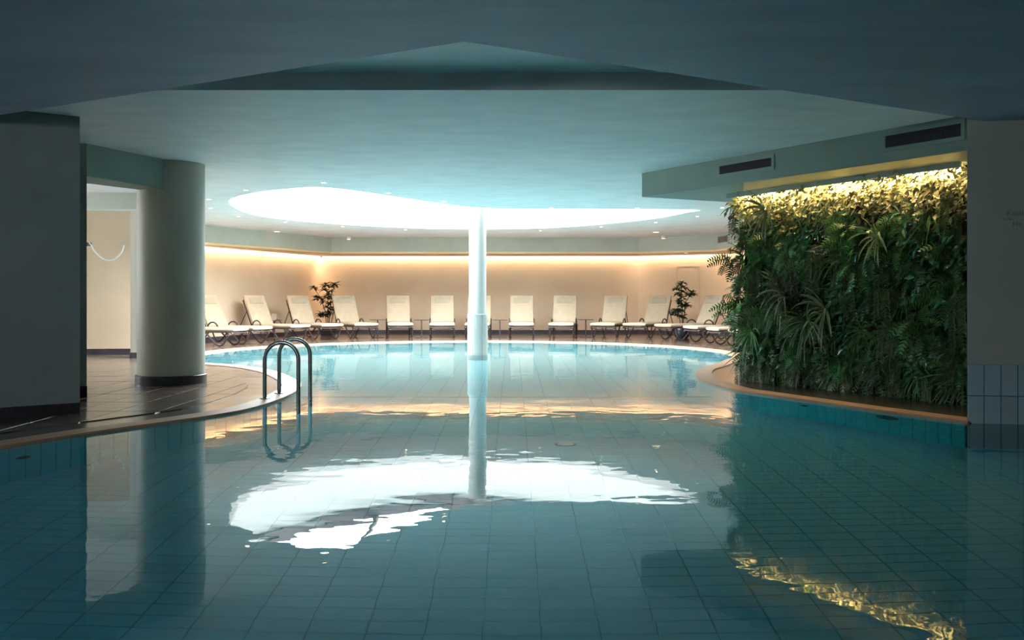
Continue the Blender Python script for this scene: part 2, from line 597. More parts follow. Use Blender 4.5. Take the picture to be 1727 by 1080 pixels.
win = MB().box(-10.2, -10.1, 12.5, 12.58, 0.9, 2.3).box(-10.2, -10.1, 13.62, 13.7, 0.9, 2.3).box(-10.2, -10.1, 12.58, 13.62, 0.9, 0.98).box(-10.2, -10.1, 12.58, 13.62, 2.22, 2.3)  # unseen window added to brighten the side passage
wino = struct('fill_window_passage', win, M['white_paint'], 'added unseen window lighting the side passage', 'window')
MB().box(-10.16, -10.14, 12.58, 13.62, 0.98, 2.22).build('pane', M['glass'], wino)

# left pier walls, lintel, passage beam
pierA = [(-3.68, 8.18), (-3.86, 8.52), (-8.0, 8.52), (-8.0, 4.75)]
pA = struct('wall_pier_left', MB().prism(pierA, -0.05, CEIL), M['pier_left_shade'], 'plastered wall end with painted-in shade at left of the pool', 'wall')
pierB = [(-4.25, 9.6), (-4.62, 10.1), (-10.0, 10.1), (-10.0, 9.6)]
pB = struct('wall_passage', MB().prism(pierB, -0.05, CEIL), M['pier'], 'second wall end framing the side passage opening', 'wall')
struct('baseboard_left', thick_wall([(-3.68, 8.18), (-8.0, 4.75)], -0.022, DECK - 0.02, DECK + 0.085), M['baseboard'], 'dark baseboard at the left wall end', 'baseboard')
struct('baseboard_passage', MB().prism([(-4.235, 9.575), (-4.60, 10.12), (-4.65, 10.12), (-4.65, 10.08), (-4.28, 9.6), (-6, 9.6), (-6, 9.575)], DECK - 0.02, DECK + 0.095), M['baseboard'],
       'dark baseboard at the passage wall end', 'baseboard')
bm_d = Vector((-3.9 + 4.25, 10.66 - 9.6)).normalized()
lint = [(-4.25, 9.6), (-3.88, 10.72), (-4.13, 10.95), (-4.62, 10.05)]
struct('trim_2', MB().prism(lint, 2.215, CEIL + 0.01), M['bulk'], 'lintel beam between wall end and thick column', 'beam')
struct('trim_3', MB().box(-10.0, -5.0, 14.1, 14.4, 2.30, CEIL + 0.01), M['passage'], 'pale ceiling beam inside the side passage', 'beam')

# right pier
pierR = [(3.62, 7.64), (9.0, 6.72), (9.0, 9.4), (4.30, 8.98)]
pR = struct('wall_pier_right', MB().prism(pierR, -1.3, CEIL), M['pier'], 'grey plastered pier at right with tiled foot in the water', 'wall')

# plant wall core
pw0, pw1 = Vector((2.86, 11.62)), Vector((4.32, 8.93))
core = [tuple(pw0), tuple(pw1), (6.8, 9.1), (6.8, 12.5), (3.3, 12.4)]
struct('wall_plant_core', MB().prism(core, -0.05, 2.30), M['backing'], 'wall block carrying the hanging plants', 'wall')

# bulkhead with the vents
bk = [(1.61, 11.9), (4.06, 7.71), (7.0, 7.2), (7.0, 13.6), (3.12, 12.68)]
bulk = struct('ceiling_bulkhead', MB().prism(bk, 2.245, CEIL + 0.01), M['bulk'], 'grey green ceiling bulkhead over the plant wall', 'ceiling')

# ceilings
struct('ceiling', MB().prism([(-10.3, 7.13), (9.3, 7.13), (9.3, 27.2), (-10.3, 27.2)], CEIL, TOP + 0.02, [sky_open[::-1]]), M['ceiling'],
       'pale plastered ceiling with large round skylight opening', 'ceiling')
near = [(-0.26, 5.25), (9.3, 10.90), (9.3, -3.6), (-10.3, -3.6), (-10.3, 11.05)]
# the near slab stops under the far ceiling
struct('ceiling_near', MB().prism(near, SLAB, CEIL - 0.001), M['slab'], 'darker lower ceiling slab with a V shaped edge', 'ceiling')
struct('ceiling_recess', MB().box(-10.3, 9.3, -3.6, 7.3, TOP, TOP + 0.1), M['ceiling'], 'raised recess ceiling above the V shaped slab', 'ceiling')

# far fascia and cove
wcove = wallB[2:9]
back_line = offset(wcove, -0.09, False)
fpoly = fasc[:7] + back_line[::-1]
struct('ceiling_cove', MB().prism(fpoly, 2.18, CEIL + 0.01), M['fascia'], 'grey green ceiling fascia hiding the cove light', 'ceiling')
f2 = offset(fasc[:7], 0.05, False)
struct('trim_4', MB().prism(f2 + back_line[::-1], 2.132, 2.18), M['trim'], 'strip coloured like orange LED glow under the cove fascia', 'trim')
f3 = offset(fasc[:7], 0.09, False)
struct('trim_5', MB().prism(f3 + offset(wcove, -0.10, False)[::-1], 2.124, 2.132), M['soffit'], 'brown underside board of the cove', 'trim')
struct('baseboard_back', thick_wall(wallB[:9], -0.018, DECK - 0.02, DECK + 0.09), M['baseboard'], 'dark baseboard along the beige back wall', 'baseboard')


def led_run(name, line, z, wdt, wpm, color, group, labels):
    """LED strips: each a lamp with its own housing and light"""
    for i in range(len(line) - 1):
        a, b = Vector(line[i]), Vector(line[i + 1])
        L_ = (b - a).length - 0.03
        mid = (a + b) / 2
        an = math.atan2(b.y - a.y, b.x - a.x)
        r = empty(name, (mid.x, mid.y, z), an)
        tag(r, labels[i], 'light strip', group)
        MB().box(-L_ / 2, L_ / 2, -wdt / 2, wdt / 2, 0.004, 0.02).build('housing', M['plastic_white'], r)
        l = area_light('led_light', (0, 0, 0), L_, wdt * 0.9, wpm * L_, color, (0, 0, 0))
        l.parent = r


led_run('led_strip', offset(wcove, -0.048, False)[:-1], 2.19, 0.06, COVE_W_PER_M, WARM, None,
        ['warm LED strip hidden in the cove behind the first loungers at left', 'warm LED strip in the left slanted cove above loungers',
         'long warm LED strip in the cove above the middle loungers', 'warm LED strip in the cove above the panel door',
         'warm LED strip in the cove just beside the plant wall'])

# skylight lantern
sk = empty('skylight', (0, 0, 0))
tag(sk, 'large round glazed skylight lantern above the basin', 'skylight', None, 'structure')
sk_o = offset(sky_open, -0.10, True)
sk_i = sky_open
if abs(sum(a[0] * b[1] - b[0] * a[1] for a, b in zip(sk_o, sk_o[1:] + sk_o[:1]))) < abs(sum(a[0] * b[1] - b[0] * a[1] for a, b in zip(sk_i, sk_i[1:] + sk_i[:1]))):
    sk_o = offset(sky_open, 0.10, True)
SHAFT = 3.55
MB().prism(sk_o, CEIL + 0.005, SHAFT, [sk_i[::-1]]).build('shaft', M['white_paint'], sk)
rim_i = offset(sky_open, 0.09, True)
if abs(sum(a[0] * b[1] - b[0] * a[1] for a, b in zip(rim_i, rim_i[1:] + rim_i[:1]))) > abs(sum(a[0] * b[1] - b[0] * a[1] for a, b in zip(sk_i, sk_i[1:] + sk_i[:1]))):
    rim_i = offset(sky_open, -0.09, True)
MB().prism(sk_o, SHAFT, SHAFT + 0.22, [rim_i[::-1]]).build('rim', M['metal_dark'], sk)
MB().prism(sk_o, SHAFT + 0.22, SHAFT + 0.24).build('pane', M['glass'], sk)
for bx in (-2.9, -0.9, 1.1):
    ys = [p[1] for p in sky_open if abs(p[0] - bx) < 0.15]
    MB().box(bx - 0.03, bx + 0.03, min(ys), max(ys), SHAFT + 0.14, SHAFT + 0.22).build('glazing_bar', M['metal_dark'], sk)

# ------------------------------------------------------------------ pool tiles
TW, TH, G = 0.125, 0.25, 0.005


def tile_mesh(name, w, h, mat, t=0.006, b=0.003):
    """tile lying in local XZ facing -Y, corner at origin (centre)"""
    a, c = w / 2 - G / 2, h / 2 - G / 2
    vs = [(-a, 0, -c), (a, 0, -c), (a, 0, c), (-a, 0, c), (-a + b, -t, -c + b), (a - b, -t, -c + b), (a - b, -t, c - b), (-a + b, -t, c - b)]
    fs = [(4, 5, 6, 7), (0, 1, 5, 4), (1, 2, 6, 5), (2, 3, 7, 6), (3, 0, 4, 7)]
    return vs, fs


def arc_samples(line, step):
    pos = [0]
    for a, b in zip(line, line[1:]):
        pos.append(pos[-1] + math.hypot(b[0] - a[0], b[1] - a[1]))
    out = []
    s = step / 2
    i = 0
    while s < pos[-1]:
        while pos[i + 1] < s:
            i += 1
        t = (s - pos[i]) / (pos[i + 1] - pos[i])
        a, b = line[i], line[i + 1]
        out.append((a[0] + (b[0] - a[0]) * t, a[1] + (b[1] - a[1]) * t, math.atan2(b[1] - a[1], b[0] - a[0])))
        s += step
    return out


def wall_tiles(parent, line, rows, ztop, mat, single, hname='tile'):
    vs, fs = tile_mesh('tile', TW, TH, mat)
    me = MB().add(vs, fs).mesh('pool_wall_tile', mat)
    rest = MB()
    cnt = 0
    for (x, y, an) in arc_samples(line, TW):
        # travel runs with the pool on its right: local -Y must face right of travel
        m0 = Matrix.Translation((x, y, 0)) @ Matrix.Rotation(an, 4, 'Z')
        for r in range(rows):
            z = ztop - TH * (r + 0.5)
            if single(x, y, r) and cnt < 299:
                o = link(hname, me, parent)
                o.location = (x, y, z)
                o.rotation_euler = (0, 0, an)
                cnt += 1
            else:
                mm = Matrix.Translation((0, 0, z)) @ m0
                rest.add([mm @ Vector(v) for v in vs], fs)
    if rest.v:
        o = rest.build('tiles_beyond', mat, parent)
        o['kind'] = 'stuff'


wall_tiles(wl, main_curve[:il], 5, -0.03, M['walltile'], lambda x, y, r: y > 5.4)
wall_tiles(wr, main_curve[ir:], 5, -0.03, M['walltile'], lambda x, y, r: True)
wall_tiles(wb, main_curve[il - 1:ir + 1], 5, -0.03, M['basintile_lit'], lambda x, y, r: False)
pbed = [(3.62, 7.64), (9.0, 6.72)]
MB().prism(pbed + offset(pbed, -0.002, False)[::-1], POOLZ, 0.468).build('tile_bed', M['grout_dark'], pR)
wall_tiles(pR, pbed, 7, 0.47, M['piertile'], lambda x, y, r: x < 5.3)

# pool floor tiles, long side across
FW, FD = 0.25, 0.125
fv = [(-FW / 2 + G / 2, -FD / 2 + G / 2, 0), (FW / 2 - G / 2, -FD / 2 + G / 2, 0), (FW / 2 - G / 2, FD / 2 - G / 2, 0), (-FW / 2 + G / 2, FD / 2 - G / 2, 0)]
b_ = 0.003
fv2 = [(x - math.copysign(b_, x), y - math.copysign(b_, y), 0.006) for x, y, z in fv]
ff = [(4, 5, 6, 7), (0, 1, 5, 4), (1, 2, 6, 5), (2, 3, 7, 6), (3, 0, 4, 7)]
fme = MB().add(fv + fv2, ff).mesh('floor_tile', M['tile'])
fin = offset(outline, 0.14, True)
rest = MB()
rest_b = MB()
cells = []
for i in range(-21, 37):
    for j in range(-8, 176):
        x, y = i * FW + 0.0, j * FD + 0.03
        if 11.0 <= y + 0.06 <= 11.14:
            continue
        if inside((x, y), fin):
            cells.append((x, y))
vis = [c for c in cells if c[1] > 3.2 and abs(c[0]) < 0.545 * c[1] + 0.1]
vis.sort(key=lambda c: c[1])
single = set(vis[:295])
for c in cells:
    if c in single:
        o = link('tile', fme, poolfloor)
        o.location = (c[0], c[1], POOLZ)
    else:
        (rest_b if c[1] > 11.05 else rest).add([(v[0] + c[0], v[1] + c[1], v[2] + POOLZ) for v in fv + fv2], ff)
o = rest.build('tiles_beyond', M['tile'], poolfloor)
o['kind'] = 'stuff'
o = rest_b.build('basin_tiles', M['basinfloor_lit'], poolfloor)
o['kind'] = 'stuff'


def inlet(name, label, loc, rot, r, mat, group=None):
    e = empty(name, loc)
    e.rotation_euler = rot
    tag(e, label, 'pool fitting', group)
    MB().lathe([(r, 0), (r, 0.012), (r * 0.9, 0.018), (r * 0.8, 0.018)], 24).build('ring', M['inlet_dark'], e, True)
    MB().lathe([(r * 0.8, 0.012), (r * 0.76, 0.03), (r * 0.3, 0.042)], 24).build('cap', mat, e, True)


inlet('floor_inlet', 'round pale inlet disc on the pool floor before the column', (0.44, 7.9, POOLZ + 0.006), (0, 0, 0), 0.09, M['inlet'])
# wall nozzles (on the tiled walls, just under the water line)


def wall_point(line, ytarget):
    for a, b in zip(line, line[1:]):
        if (a[1] - ytarget) * (b[1] - ytarget) <= 0:
            t = (ytarget - a[1]) / (b[1] - a[1] + 1e-9)
            return (a[0] + (b[0] - a[0]) * t, a[1] + (b[1] - a[1]) * t, math.atan2(b[1] - a[1], b[0] - a[0]))


for (line, yy, zz, r, lab) in ((main_curve[ir:], 8.32, -0.32, 0.12, 'large dark wall nozzle under the plant wall edge'),
                               (main_curve[ir:], 9.25, -0.36, 0.05, 'small dark wall nozzle nearer the far basin on the right'),
                               (main_curve[:il], 6.5, -0.50, 0.055, 'small dark wall nozzle under the left coping')):
    x, y, an = wall_point(line, yy)
    inlet('wall_nozzle', lab, (x + 0.006 * math.sin(an), y - 0.006 * math.cos(an), zz), (PI / 2, 0, an), r, M['inlet_dark'])

# ------------------------------------------------------------------ deck paving slabs (left foreground, where joints show)
slab_in = offset(main_curve[:il + 30], 0.57, False)
dk = bmesh.new()
poly = [p for p in slab_in if 5.0 < p[1] < 14.0 and p[0] < 0]
poly = poly + [(-8.0, poly[-1][1]), (-8.0, poly[0][1])]
vsb = [dk.verts.new((p[0], p[1], 0)) for p in poly]
dk.faces.new(vsb)
dk.normal_update()
for k in range(40):
    xx = -3.42 + 0.37 * (k - 20)
    if -8.2 < xx < -1.8:
        bmesh.ops.bisect_plane(dk, geom=dk.verts[:] + dk.edges[:] + dk.faces[:], plane_co=(xx, 0, 0), plane_no=(1, 0, 0), dist=1e-5)
for k in range(0, 18):
    bmesh.ops.bisect_plane(dk, geom=dk.verts[:] + dk.edges[:] + dk.faces[:], plane_co=(0, 4.6 + k * 0.74, 0), plane_no=(0, 1, 0), dist=1e-5)
n_sl = 0
for f in dk.faces:
    pts = [(v.co.x, v.co.y) for v in f.verts]
    ar = f.calc_area()
    if ar < 0.012:
        continue
    cx = sum(p[0] for p in pts) / len(pts)
    cy = sum(p[1] for p in pts) / len(pts)
    if inside((cx, cy), pierA) or inside((cx, cy), pierB) or cx < -7.2:
        continue
    def shr(p, d):
        q = []
        for (x, y) in pts:
            vx, vy = cx - x, cy - y
            q.append((x + (d if vx > 0 else -d), y + (d if vy > 0 else -d)))
        return q
    a0, a1 = shr(pts, 0.003), shr(pts, 0.008)
    n = len(pts)
    dz = random.uniform(-0.0012, 0.0012)
    vs = [(p[0] - cx, p[1] - cy, -0.012) for p in a0] + [(p[0] - cx, p[1] - cy, 0.004 + dz) for p in a1]
    fs = [tuple(range(n, 2 * n))] + [(i, (i + 1) % n, (i + 1) % n + n, i + n) for i in range(n)]
    o = MB().add(vs, fs).build('paving_slab', M['slabstone'], floor)
    o.location = (cx, cy, DECK - 0.008)
    n_sl += 1
dk.free()

# ------------------------------------------------------------------ columns
cc = empty('basin_column', (CX + 0.2, 16.8, POOLZ))
cc.location.x = X(805.5, 16.8)
tag(cc, 'slender white round column standing in the middle of the basin', 'column', None, 'structure')
MB().lathe([(0.15, 1.9), (0.15, CEIL - POOLZ + 0.005)], 40).build('shaft', M['basinpaint'], cc, True)
MB().lathe([(0.168, 0), (0.168, 0.71 - POOLZ)], 40).build('core', M['grout'], cc, True)
st = MB()
for k in range(36):
    a0, a1 = 2 * PI * (k + 0.06) / 36, 2 * PI * (k + 0.94) / 36
    for (z0, z1) in ((0.0, 1.0), (1.006, 1.96)):
        vs = []
        for r, ins in ((0.167, 0), (0.177, 0.004)):
            for a in (a0 + ins * 3, a1 - ins * 3):
                for z in (z0 + ins, z1 - ins):
                    vs.append((r * math.cos(a), r * math.sin(a), z))
        st.add(vs, [(4, 6, 7, 5), (0, 4, 5, 1), (2, 3, 7, 6), (1, 5, 7, 3), (0, 2, 6, 4)])
o = st.build('tile_cladding', M['basinpaint'], cc)
o['kind'] = 'stuff'

LC = (-3.93, 11.08)
lc = empty('thick_column', (LC[0], LC[1], DECK - 0.02))
tag(lc, 'thick round plastered column on the deck at left', 'column', None, 'structure')
MB().lathe([(0.372, 0.0), (0.372, CEIL - DECK + 0.025)], 64).build('shaft', M['column'], lc, True)
bbm = MB().lathe([(0.392, 0.0), (0.392, 0.112), (0.386, 0.118), (0.372, 0.118)], 64)
bbm.build('baseboard', M['baseboard'], lc, True)
sc2 = empty('passage_column', (-6.12, 15.85, DECK - 0.02))
tag(sc2, 'slim round beige column in the side passage', 'column', None, 'structure')
MB().lathe([(0.165, 0.0), (0.165, CEIL - DECK + 0.025)], 40).build('shaft', M['column'], sc2, True)
MB().lathe([(0.18, 0.0), (0.18, 0.095), (0.165, 0.1)], 40).build('baseboard', M['baseboard'], sc2, True)

# ------------------------------------------------------------------ pool ladder
ld = empty('pool_ladder', (-2.23, 9.55, DECK))
tag(ld, 'steel pool ladder with two arched handrails on the left deck tip', 'ladder')
for yy in (9.3, 9.8):
    xl, xr = -2.394, -2.068
    if yy > 9.5:
        xl, xr = -2.375, -2.06
    r = (xr - xl) / 2
    zc = 0.585 - r - 0.02 + (0.01 if yy > 9.5 else 0)
    pts = [(xl, yy, DECK - 0.03), (xl, yy, 0.2)]
    for k in range(17):
        a = PI - PI * k / 16
        pts.append(((xl + xr) / 2 + r * math.cos(a), yy, zc + r * math.sin(a)))
    pts += [(xr, yy, 0.0), (xr, yy, -0.9), (xr - 0.02, yy, -1.0), (xr - 0.1, yy, -1.06)]
    pts = [(p[0] + 2.23, p[1] - 9.55, p[2] - DECK) for p in pts]
    hr = MB().tube(pts, 0.0205, 14).build('handrail', M['steel'], ld, True)
    MB().lathe([(0.052, 0.0), (0.05, 0.01), (0.03, 0.016)], 24, (xl + 2.23, yy - 9.55, -0.002)).build('flange', M['steel'], hr, True)
for k in range(3):
    z = -0.22 - 0.27 * k
    t_ = MB().box(0.11, 0.20, -0.25, 0.25, z - DECK, z - DECK + 0.025)
    for q in range(4):
        t_.box(0.117 + q * 0.02, 0.127 + q * 0.02, -0.24, 0.24, z - DECK + 0.025, z - DECK + 0.03)
    t_.build('tread', M['steel'], ld)

# ------------------------------------------------------------------ loungers
HB = math.radians(63)      # backrest angle


def rounded_slab(w, l, t, n=6, crown=0.012, tip=0.0):
    """cushion lying in XY, x centred, y 0..l, z 0..t with soft edges"""
    mb = MB()
    prof = []
    rr = t * 0.48
    us = [-w / 2, -w / 2 + rr * 0.35, -w / 2 + rr, -w / 4, 0, w / 4, w / 2 - rr, w / 2 - rr * 0.35, w / 2]
    vsn = [0, rr * 0.35, rr] + [rr + (l - 2 * rr) * k / n for k in range(1, n)] + [l - rr, l - rr * 0.35, l]

    def edge(d):
        d = min(d, rr)
        return math.sqrt(max(0, rr * rr - (rr - d) ** 2)) / rr
    top = []
    for y in vsn:
        row = []
        for x in us:
            e = min(edge(min(w / 2 - abs(x), rr)), edge(min(y, l - y)))
            row.append((x, y, t * 0.5 + (t * 0.5 + crown * (1 - (2 * x / w) ** 2)) * e))
        top.append(row)
    bot = [[(x, y, t * 0.5 - (z - t * 0.5) * 0.9 if z > t * 0.5 else t * 0.5) for (x, y, z) in row] for row in top]
    W_ = len(us)
    H_ = len(vsn)
    vs = [p for r in top for p in r] + [p for r in bot for p in r]
    o = W_ * H_
    fs = []
    for j in range(H_ - 1):
        for i in range(W_ - 1):
            a = j * W_ + i
            fs.append((a, a + 1, a + W_ + 1, a + W_))
            fs.append((o + a, o + a + W_, o + a + W_ + 1, o + a + 1))
    return mb.add(vs, fs)


def make_lounger():
    """hinge of the backrest at the origin, foot end towards -Y, head towards +Y"""
    r = empty('sun_lounger')
    fm = M['frame_lounger']
    hw = 0.29
    rl = MB()
    for s in (-1, 1):
        rl.tube([(s * hw, -1.27, 0.25), (s * hw, -1.25, 0.285), (s * hw, -1.15, 0.30), (s * hw, 0.5, 0.30), (s * hw, 0.58, 0.29)], 0.018, 8)
    rl.tube([(-hw, -1.25, 0.285), (-hw * 0.6, -1.275, 0.275), (hw * 0.6, -1.275, 0.275), (hw, -1.25, 0.285)], 0.016, 8)
    rl.tube([(-hw, 0.5, 0.30), (hw, 0.5, 0.30)], 0.014, 8)
    for yy in (-0.9, -0.5, -0.1):
        rl.tube([(-hw, yy, 0.29), (hw, yy, 0.29)], 0.010, 6)
    rl.build('frame', fm, r, True)
    MB().tube([(-hw * 0.92, -1.16, 0.25), (-hw * 0.6, -1.16, 0.225), (hw * 0.6, -1.16, 0.225), (hw * 0.92, -1.16, 0.25)], 0.009, 6).build('crossbar', fm, r, True)
    for s in (-1, 1):
        for (y0, sg) in ((-1.17, 1), (0.42, -1)):
            pts = []
            # V shaped bent tube: near leg steep, bottom loop, far leg slanted under the seat
            prof = [(0.0, 0.30), (0.02, 0.20), (0.07, 0.10), (0.13, 0.035), (0.19, 0.018), (0.25, 0.035), (0.32, 0.10), (0.42, 0.20), (0.52, 0.295)]
            for (d, z) in prof:
                pts.append((s * hw * (1.0 + 0.0 * z), y0 + sg * d, z))
            MB().tube(pts, 0.017, 8).build('leg', fm, r, True)
        a_ = []
        for k in range(11):
            a = PI * k / 10
            a_.append((s * (hw + 0.015), -0.17 + 0.16 * math.cos(a) * -1, 0.30 + 0.165 * math.sin(a)))
        MB().tube(a_, 0.016, 8).build('armrest', fm, r, True)
    cb, sb = math.cos(HB), math.sin(HB)
    bf = MB()
    for s in (-1, 1):
        bf.tube([(s * hw * 0.93, 0.02, 0.30), (s * hw * 0.93, 0.02 + 0.70 * cb, 0.30 + 0.70 * sb)], 0.014, 8)
        bf.tube([(s * hw * 0.93, 0.02 + 0.42 * cb, 0.30 + 0.42 * sb), (s * hw * 0.93, 0.46, 0.31)], 0.010, 6)
    bf.tube([(-hw * 0.93, 0.02 + 0.70 * cb, 0.30 + 0.70 * sb), (hw * 0.93, 0.02 + 0.70 * cb, 0.30 + 0.70 * sb)], 0.014, 8)
    bf.build('back_frame', fm, r, True)
    sc_ = rounded_slab(0.61, 1.31, 0.065)
    sc_.xform(Matrix.Translation((0, -1.30, 0.315)))
    sc_.build('seat_cushion', M['cushion'], r, True)
    bc = rounded_slab(0.60, 0.76, 0.06)
    bc.xform(Matrix.Translation((0, -0.015, 0.345)) @ Matrix.Rotation(HB, 4, 'X') @ Matrix.Translation((0, 0, 0)))
    bco = bc.build('back_cushion', M['cushion'], r, True)
    pc = rounded_slab(0.40, 0.16, 0.03, 3)
    pc.xform(Matrix.Translation((0, -0.015, 0.345)) @ Matrix.Rotation(HB, 4, 'X') @ Matrix.Translation((0, 0.53, 0.045)))
    pc.build('head_pillow', M['pillow'], bco, True)
    fl = MB().box(-0.285, 0.285, 0.0, 0.16, -0.004, 0.0)
    fl.xform(Matrix.Translation((0, -0.015, 0.345)) @ Matrix.Rotation(HB, 4, 'X') @ Matrix.Translation((0, 0.60, -0.006)))
    fl.build('back_flap', M['cushion'], bco)
    return r


proto = make_lounger()
lounge = [
    # hinge screen x, hinge y, angle (degrees, foot end turned towards +x), label
    (311, 19.75, 76, 'cream sun lounger half hidden by thick column, only seat and legs showing'),
    (366, 20.85, 63, 'cream sun lounger with backrest cut by the edge of thick column'),
    (442, 22.3, 55, 'cream sun lounger left of the ladder, second full backrest from thick column'),
    (512, 23.3, 43, 'cream sun lounger just left of the potted plant in the lit corner'),
    (586, 24.0, 30, 'cream sun lounger just right of the corner potted plant, turned right'),
    (672, 24.3, 9, 'cream sun lounger between two thin side tables, left of the basin column'),
    (746, 24.3, 4, 'cream sun lounger facing forward, next on the left of the basin column'),
    (808, 24.3, 0, 'cream sun lounger mostly hidden behind the white basin column'),
    (880, 24.3, -1, 'cream sun lounger facing forward, first full one right of the basin column'),
    (952, 24.3, -7, 'cream sun lounger facing forward, second one right of the basin column'),
    (1035, 24.2, -18, 'cream sun lounger turned slightly left, right of the rightmost side table'),
    (1106, 24.0, -32, 'cream sun lounger just left of the plant before the panel door'),
    (1190, 22.7, -60, 'cream sun lounger with tilted backrest between panel door plant and plant wall'),
    (1250, 21.2, -69, 'cream sun lounger beside the plant wall, backrest behind leaves'),
    (1299, 19.9, -77, 'cream sun lounger by the plant wall showing only its foot end'),
    (1346, 18.6, -83, 'cream sun lounger hidden by the plant wall except its white foot corner'),
]
for i, (px, y, a, lab) in enumerate(lounge):
    o = proto if i == 0 else copy_tree(proto)
    o.location = (X(px, y), y, DECK - 0.012)
    o.rotation_euler = (0, 0, math.radians(a))
    tag(o, lab, 'sun lounger', 'cream sun loungers around the round basin')

# ------------------------------------------------------------------ side tables


def side_table():
    r = empty('side_table')
    MB().lathe([(0.155, 0.0), (0.155, 0.012), (0.10, 0.02)], 24).build('base', M['metal_dark'], r, True)
    MB().lathe([(0.016, 0.018), (0.016, 0.435)], 12).build('post', M['metal_dark'], r, True)
    MB().lathe([(0.19, 0.437), (0.19, 0.447)], 28).build('glass_top', M['tableglass'], r, True)
    rg = MB().tube([(0.192 * math.cos(2 * PI * k / 28), 0.192 * math.sin(2 * PI * k / 28), 0.442) for k in range(28)], 0.006, 6, True)
    rg.build('rim', M['metal_dark'], r, True)
    return r


tp = side_table()
for i, (px, y, lab) in enumerate(((711, 23.4, 'thin black side table left of the basin column, between two forward-facing loungers'),
                                  (637, 23.6, 'thin black side table beside the foot of the lounger next to the corner plant'),
                                  (843, 23.4, 'thin black side table just right of the white basin column'),
                                  (988, 23.8, 'thin black side table left of the slightly turned lounger'),
                                  (463, 23.2, 'thin black side table carrying a small white lantern'),)):
    o = tp if i == 0 else copy_tree(tp)
    o.location = (X(px, y), y, DECK - 0.012)
    tag(o, lab, 'side table', 'black side tables between the loungers')
ln = empty('lantern', (X(463, 23.2), 23.2, DECK - 0.012 + 0.447))
tag(ln, 'small white lantern on the side table near the ladder', 'lantern')
MB().box(-0.06, 0.06, -0.06, 0.06, 0, 0.14).build('body', M['pillow'], ln)
MB().box(-0.065, 0.065, -0.065, 0.065, 0.14, 0.152).build('lid', M['pillow'], ln)

# ------------------------------------------------------------------ potted plants


def leaf_quads(mb, base, direction, length, width, normal, droop=0.2, seg=3):
    d = Vector(direction).normalized()
    n = Vector(normal)
    sd = d.cross(n)
    if sd.length < 1e-4:
        sd = d.cross(Vector((1, 0, 0)))
    sd.normalize()
    n = sd.cross(d).normalized()
    p = Vector(base)
    vs = []
    fs = []
    for k in range(seg + 1):
        t = k / seg
        w = width * math.sin(PI * min(0.98, 0.06 + 0.94 * t)) * 0.5
        c = p + d * (length * t) - Vector((0, 0, 1)) * (droop * length * t * t)
        vs += [c - sd * w + n * w * 0.3, c, c + sd * w + n * w * 0.3]
    for k in range(seg):
        a = k * 3
        fs += [(a, a + 1, a + 4, a + 3), (a + 1, a + 2, a + 5, a + 4)]
    mb.add(vs, fs)


def potted(name, label, loc, stems, whorls, square):
    r = empty(name, loc)
    tag(r, label, 'potted plant')
    if square:
        pm = MB()
        pm.add([(-0.15, -0.15, 0), (0.15, -0.15, 0), (0.15, 0.15, 0), (-0.15, 0.15, 0), (-0.19, -0.19, 0.29), (0.19, -0.19, 0.29), (0.19, 0.19, 0.29), (-0.19, 0.19, 0.29),
                (-0.20, -0.20, 0.29), (0.20, -0.20, 0.29), (0.20, 0.20, 0.29), (-0.20, 0.20, 0.29), (-0.20, -0.20, 0.33), (0.20, -0.20, 0.33), (0.20, 0.20, 0.33), (-0.20, 0.20, 0.33),
                (-0.17, -0.17, 0.31), (0.17, -0.17, 0.31), (0.17, 0.17, 0.31), (-0.17, 0.17, 0.31)],
               [(3, 2, 1, 0)] + [(i, (i + 1) % 4, (i + 1) % 4 + 4, i + 4) for i in range(4)] + [(4 + i, (i + 1) % 4 + 4, (i + 1) % 4 + 8, i + 8) for i in range(4)] +
               [(8 + i, (i + 1) % 4 + 8, (i + 1) % 4 + 12, i + 12) for i in range(4)] + [(12 + i, (i + 1) % 4 + 12, (i + 1) % 4 + 16, i + 16) for i in range(4)] + [(16, 17, 18, 19)])
        pm.build('pot', M['pot'], r)
    else:
        MB().lathe([(0.12, 0), (0.17, 0.05), (0.205, 0.16), (0.20, 0.26), (0.17, 0.32), (0.185, 0.34), (0.165, 0.34), (0.15, 0.30)], 32).build('pot', M['pot'], r, True)
    sm = MB()
    for s in stems:
        sm.tube(s, [0.014 - 0.007 * k / (len(s) - 1) for k in range(len(s))], 6)
    sm.build('stem', M['stem'], r, True)
    for (c, rad, n) in whorls:
        lm = MB()
        n = int(n * 1.8)
        for k in range(n):
            a = 2 * PI * k / n + random.uniform(-0.2, 0.2)
            el = random.uniform(-0.35, 0.75)
            d = (math.cos(a) * math.cos(el), math.sin(a) * math.cos(el), math.sin(el))
            leaf_quads(lm, c, d, rad * random.uniform(1.1, 1.65), rad * 0.52, (0, 0, 1), 0.25)
        lm.build('leaf_whorl', M['houseleaf'], r)


random.seed(21)
# corner plant at left: screen offsets measured around x=545
py_, s_ = 25.2, 25.2 / F


def wp(px, pyy, cx, y=0.0):
    return ((px - cx) * s_, y, (564 - pyy) * s_)


